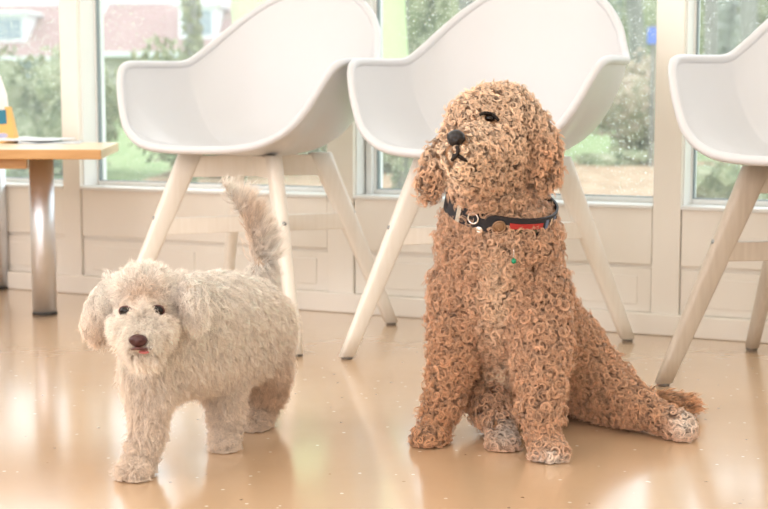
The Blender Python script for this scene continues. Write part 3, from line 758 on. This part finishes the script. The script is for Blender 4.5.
def leafy(name, c, sx, sy, sz, m, n=2200, leaf=.05, parent=None, rz=TH):
    """a bush: core lumps with leaf blades standing off them"""
    bm = bmesh.new()
    for k in range(14):
        p = Vector((random.uniform(-.30,.30)*sx, random.uniform(-.3,.3)*sy, random.uniform(.22,.72)*sz)); r = random.uniform(.20,.28)
        bmesh.ops.create_icosphere(bm, subdivisions=2, radius=1, matrix=Matrix.Translation(p) @ Matrix.Diagonal((r*sx*.8, r*sy*1.1, r*sz, 1)))
    vs = [(v.co.copy(), (v.co-Vector((0,0,sz*.5))).normalized()) for v in bm.verts]
    for v in bm.verts: v.co += Vector((random.uniform(-1,1),random.uniform(-1,1),random.uniform(-1,1)))*.03
    for k in range(n):
        p, nn = random.choice(vs); p = p + nn*random.uniform(0,.12)*min(sz,1.2) + Vector((random.uniform(-.09,.09)*sx*.5, random.uniform(-.09,.09)*sy, random.uniform(-.06,.09)*sz))
        a = Vector((random.gauss(0,1),random.gauss(0,1),random.gauss(0,1))).normalized(); b = a.orthogonal().normalized(); l = leaf*random.uniform(.6,1.3)
        q = [bm.verts.new(p + a*l), bm.verts.new(p + b*l*.45), bm.verts.new(p - a*l), bm.verts.new(p - b*l*.45)]
        bm.faces.new(q)
    me = bpy.data.meshes.new(name); bm.to_mesh(me); bm.free(); me.materials.append(m)
    o = bpy.data.objects.new(name, me); link(o, parent); o.location = c if parent is None else (0,0,0)
    if parent is None: o.rotation_euler.z = rz
    return o
def at_dist(px, dep): v = at(px, HOR, dep); v.z = -.12; return v
# the clipped hedge bushes in a row
spots = [(-130,12.0,1.4,1.0,'leafA'),(38,12.9,1.35,1.02,'leafA'),(205,12.3,1.32,1.0,'leafA'),(372,12.9,1.3,1.0,'leafA'),(508,14.6,1.2,1.0,'leafB'),(643,16.6,1.3,1.06,'leafB'),(772,14.6,1.22,1.10,'leafB'),(950,14.5,2.4,1.1,'leafA')]
labs = ['green hedge bush at the far left, outside the window','green hedge bush seen above the birch table through the window','green hedge bush outside, behind the left armchair','green bush seen in the gap between two armchairs',
        'russet bush outside, mostly behind the middle armchair back','russet bush outside, seen right of the middle armchair','russet bush outside, above the right armchair','green bush outside beyond the right edge']
for (px, dp, w, h, mm), lb in zip(spots, labs):
    if px > 900 or px < -100: continue
    tag(leafy('hedge_bush', at_dist(px, dp), w, 1.2, h+.1, M[mm], 2600), lb, 'bush', 'hedge bushes beyond the windows')
for px, dp, w, h, lb in ((622,14.0,.9,.16,'low green plant outside, left of the right-hand post'),(735,8.6,.8,.34,'low green plant outside, under the right armchair')):
    tag(leafy('low_plant', at_dist(px, dp), w, .5, h, M['leafA'], 700, .035), lb, 'plant', 'low plants on the bark path')
# trees
def tree(px, dep, r, h, lean, ivy, lb, crown=None):
    c = at_dist(px, dep); t = thing('tree', lb, 'tree', c)
    bm = bmesh.new(); pts = [Vector((lean*z/h + .05*math.sin(z*2), 0, z)) for z in np.linspace(0, h, 9)]; tube(bm, pts, [r*(1-.05*k) for k in range(9)], 12); obj('trunk', bm, M['bark'], t)
    for k in range(5):
        z = h*(.45+.11*k); a = random.uniform(0, 6.28); p0 = Vector((lean*z/h,0,z)); bm = bmesh.new()
        tube(bm, [p0, p0+Vector((math.cos(a)*.08, math.sin(a)*.08, .25)), p0+Vector((math.cos(a)*.17, math.sin(a)*.17, .7))], [r*.4, r*.28, r*.1], 8); obj('branch', bm, M['bark'], t)
    if ivy:
        bm = bmesh.new()
        for k in range(900):
            z = random.uniform(0, h*.8); a = random.uniform(0, 2*PI); rr_ = r*random.uniform(1.0, 1.5)
            p = Vector((lean*z/h+.05*math.sin(z*2)+rr_*math.cos(a), rr_*math.sin(a), z)); d = Vector((random.gauss(0,1),random.gauss(0,1),random.gauss(0,1))).normalized(); e_ = d.orthogonal().normalized(); l = .04
            bm.faces.new([bm.verts.new(p+d*l), bm.verts.new(p+e_*l*.6), bm.verts.new(p-d*l), bm.verts.new(p-e_*l*.6)])
        me = bpy.data.meshes.new('ivy'); bm.to_mesh(me); bm.free(); me.materials.append(M['leafA']); link(bpy.data.objects.new('ivy', me), t)
    if crown:
        o = leafy('crown', None, crown, crown, crown*1.0, M['leafA'], 2500, .09, t); o.location = (lean, 0, h*.55)
    return t
tree(186, 11.0, .045, 4, .1, True, 'thin ivy-clad tree outside, above the left armchair arm')
tree(404, 10.2, .05, 4.2, -.5, True, 'ivy-clad tree outside, beside the lime green banner')
tree(235, 11.4, .035, 4.2, .15, True, 'slender ivy-clad tree touching the left edge of the lime banner')
tree(462, 17, .10, 6, .2, False, 'grey trunk outside, above the left edge of the middle armchair')
tree(640, 19, .12, 6.5, -.3, False, 'grey trunk outside, between middle armchair and right post')
tree(703, 18, .09, 6.2, .3, False, 'grey trunk outside, just right of the right post')
tree(745, 22, .14, 7.5, .2, False, 'grey trunk outside, above the right armchair')
tree(540, 24, .16, 8, .3, False, 'grey trunk outside, hidden mostly by the middle armchair back')
# far wood edge behind the garden, right side
for px, dp, w, h, lb in ((440,30,2.3,4.0,'misty tree mass outside, right of the lime banner'),(560,33,2.2,4.3,'misty tree mass outside, behind the middle armchair back'),(676,30,2.2,4.6,'misty tree mass outside, behind the right-hand post'),(790,31,2.3,5.0,'misty tree mass outside, above the right armchair')):
    if px < 850: tag(leafy('shrubbery', at_dist(px, dp), w, 2.2, h, M['leafA'], 2600, .11), lb, 'shrubbery', 'misty trees at the end of the garden')
for px, dp, w, h, lb in ((470,44,3.9,6.2,'pale misty tree outside, left edge of the middle armchair back'),(610,40,3.4,5.4,'pale misty tree outside, right edge of the middle armchair back'),(733,40,3.2,5.8,'pale misty tree outside, rising left of the right armchair back')):
    tag(leafy('shrubbery', at_dist(px, dp), w, 2.4, h, M['leafC'], 3000, .14), lb, 'shrubbery', 'misty trees at the end of the garden')
# banner
b = at_dist(325, 8.2); bn = thing('garden_banner', 'large lime green banner outside, partly hidden by the left armchair', 'banner', b, TH)
bm = bmesh.new(); rows = []
for k in range(13):
    z = .55 + 2.0*k/12; xl = -.49-.045*(z-.55)*1.2; xr = .49 - .06*(z-.55)
    rows.append([bm.verts.new((xl+(xr-xl)*j/8, .03*math.sin(j*.9+z), z)) for j in range(9)])
for a, c in zip(rows, rows[1:]):
    for j in range(8): bm.faces.new((a[j], a[j+1], c[j+1], c[j]))
o = obj('cloth', bm, M['banner'], bn); md = o.modifiers.new('s','SOLIDIFY'); md.thickness = .004
for sx in (-1, 1):
    bm = bmesh.new(); tube(bm, [(sx*.46,.05,0),(sx*.46,.05,2.6)], .012, 10); obj('pole', bm, M['bark'], bn)
# blue post box in the far garden
bb = at_dist(652, 13.6); bb.z = -.12; q = thing('garden_post', 'small blue marker outside, beside the right-hand window post', 'post', bb, TH)
bxo('post', (-.02,.02,-.02,.02,0,1.14), M['bark'], q); bxo('blue_plate', (-.06,.06,-.035,-.02,1.16,1.31), M['blue'], q, .004, 'blue plate'); bxo('cap', (-.03,.03,-.02,.02,1.14,1.34), M['bark'], q)
# houses
def house(px, dep, w, eave, ridge, lb, dormers, rz=TH):
    c = at_dist(px, dep); h = thing('house', lb, 'house', c, rz)
    bxo('wall', (-w/2, w/2, 0, 7, 0, eave+.12), M['brick'], h, 0)
    bm = bmesh.new(); v = [bm.verts.new(p) for p in ((-w/2-.4,-.5,eave),(w/2+.4,-.5,eave),(w/2+.4,3.5,ridge),(-w/2-.4,3.5,ridge),(w/2+.4,7.5,eave),(-w/2-.4,7.5,eave))]
    bm.faces.new((v[0],v[1],v[2],v[3])); bm.faces.new((v[3],v[2],v[4],v[5])); bm.faces.new((v[0],v[3],v[5])); bm.faces.new((v[1],v[4],v[2])); bm.faces.new((v[0],v[5],v[4],v[1]))
    obj('roof', bm, M['tile'], h, False)
    bxo('gutter', (-w/2-.4, w/2+.4, -.6, -.45, eave-.1, eave+.05), M['gutter'], h, 0)
    bxo('ridge_cap', (-w/2-.4, w/2+.4, 3.4, 3.6, ridge-.05, ridge+.12), M['gutter'], h, 0)
    for x in dormers:
        s = (ridge-eave)/4; y0 = .6; z0 = eave+s*(y0+.5)
        f = bxo('dormer', (x-.6, x+.6, y0, 3.0, z0-.1, z0+1.0), M['gutter'], h, 0)
        bxo('dormer_window', (x-.42, x+.42, y0-.03, y0, z0+.12, z0+.85), M['winglass'], f, 0)
        bxo('dormer_roof', (x-.75, x+.75, y0-.15, 3.0, z0+1.0, z0+1.12), M['gutter'], f, 0)
    for x in np.arange(-w/2+1.2, w/2-1, 3.0):
        f = bxo('window', (x, x+1.3, -.05, 0, 1.0, 2.0), M['gutter'], h, 0); bxo('pane', (x+.1, x+1.2, -.07, -.05, 1.1, 1.9), M['winglass'], f, 0)
house(203, 45, 6.2, 1.95, 3.72, 'brown roofed house outside, above the left armchair', (-.2,))
house(-32, 52, 5.9, 2.0, 4.1, 'pinkish roofed house outside at the far left', (1.4,))

# ------------------------------------------------------------------ light
w = bpy.data.worlds.new('sky'); S.world = w; w.use_nodes = True; nt = w.node_tree
bg = nt.nodes['Background']; bg.inputs[1].default_value = 1.0
tc = nt.nodes.new('ShaderNodeTexCoord'); sx = nt.nodes.new('ShaderNodeSeparateXYZ'); nt.links.new(tc.outputs['Generated'], sx.inputs[0])
rp = nt.nodes.new('ShaderNodeValToRGB'); e = rp.color_ramp.elements; e[0].position = .0; e[0].color = (.55,.60,.60,1); e[1].position = .35; e[1].color = (.90,.95,1.0,1)
nt.links.new(sx.outputs[2], rp.inputs[0]); nt.links.new(rp.outputs[0], bg.inputs[0]); bg.inputs[1].default_value = 1.8
def area(name, loc, rot, sx_, sy_, power, col, spread=PI):
    l = bpy.data.lights.new(name, 'AREA'); l.shape = 'RECTANGLE'; l.size = sx_; l.size_y = sy_; l.energy = power; l.color = col; l.spread = spread
    o = bpy.data.objects.new(name, l); COL.objects.link(o); o.location = loc; o.rotation_euler = rot; return o
M['lamp'] = bpy.data.materials.new('lit_diffuser'); M['lamp'].use_nodes = True
nt = M['lamp'].node_tree; nt.nodes.clear(); em = nt.nodes.new('ShaderNodeEmission'); em.inputs[0].default_value = (1,.93,.82,1); em.inputs[1].default_value = 2.5; out = nt.nodes.new('ShaderNodeOutputMaterial'); nt.links.new(em.outputs[0], out.inputs[0])
k = 0
for x in (-2.2, 0, 2.2):
    for y in (-4.6, -2.9, -1.2):
        area('ceiling_lamp_light', (x, y, ZC-.07), (0,0,0), 1.1, .5, {-1.2:.8,-2.9:1.5,-4.6:3.5}[y], (1,.97,.93))
        if y == -2.9 or y == -1.2 or y == -4.6:
            names = {-2.2:'left',0:'middle',2.2:'right'}; rows_ = {-4.6:'farthest from the windows', -2.9:'halfway across the ceiling', -1.2:'nearest the windows'}
            t = thing('ceiling_lamp', 'flat white ceiling lamp, %s one of the row %s' % (names[x], rows_[y]), 'lamp', (x, y, ZC), 0, 'ceiling lamps')
            bxo('housing', (-.6,.6,-.3,.3,-.05,0), M['frame'], t, .004); bxo('diffuser', (-.55,.55,-.25,.25,-.058,-.05), M['lamp'], t, 0)
# added fill lamps behind and beside the camera; no windows in those walls
area('back_fill_light', (-1.0, YB+.05, 1.5), (math.radians(90),0,0), 4.5, 1.9, 66, (.98,.955,1))
area('left_fill_light', (XL+.05, -2.9, 1.6), (math.radians(90),0,math.radians(-90)), 2.4, 1.7, 30, (.98,.955,1))

# ------------------------------------------------------------------ camera
cam = bpy.data.cameras.new('camera'); cam.sensor_fit = 'HORIZONTAL'; cam.sensor_width = 36; cam.lens = F_PX*36/768
co_ = bpy.data.objects.new('camera', cam); COL.objects.link(co_); S.camera = co_
mw = Matrix((RT, CU, -CF)).transposed().to_4x4(); mw.translation = CAM; co_.matrix_world = mw
cam.dof.use_dof = True; cam.dof.focus_distance = 2.3; cam.dof.aperture_fstop = 7
cam.clip_start = .05; cam.clip_end = 400
S.view_settings.view_transform = 'Standard'; S.view_settings.look = 'None'; S.view_settings.gamma = 1
S.view_settings.use_curve_mapping = False; S.view_settings.exposure = .52
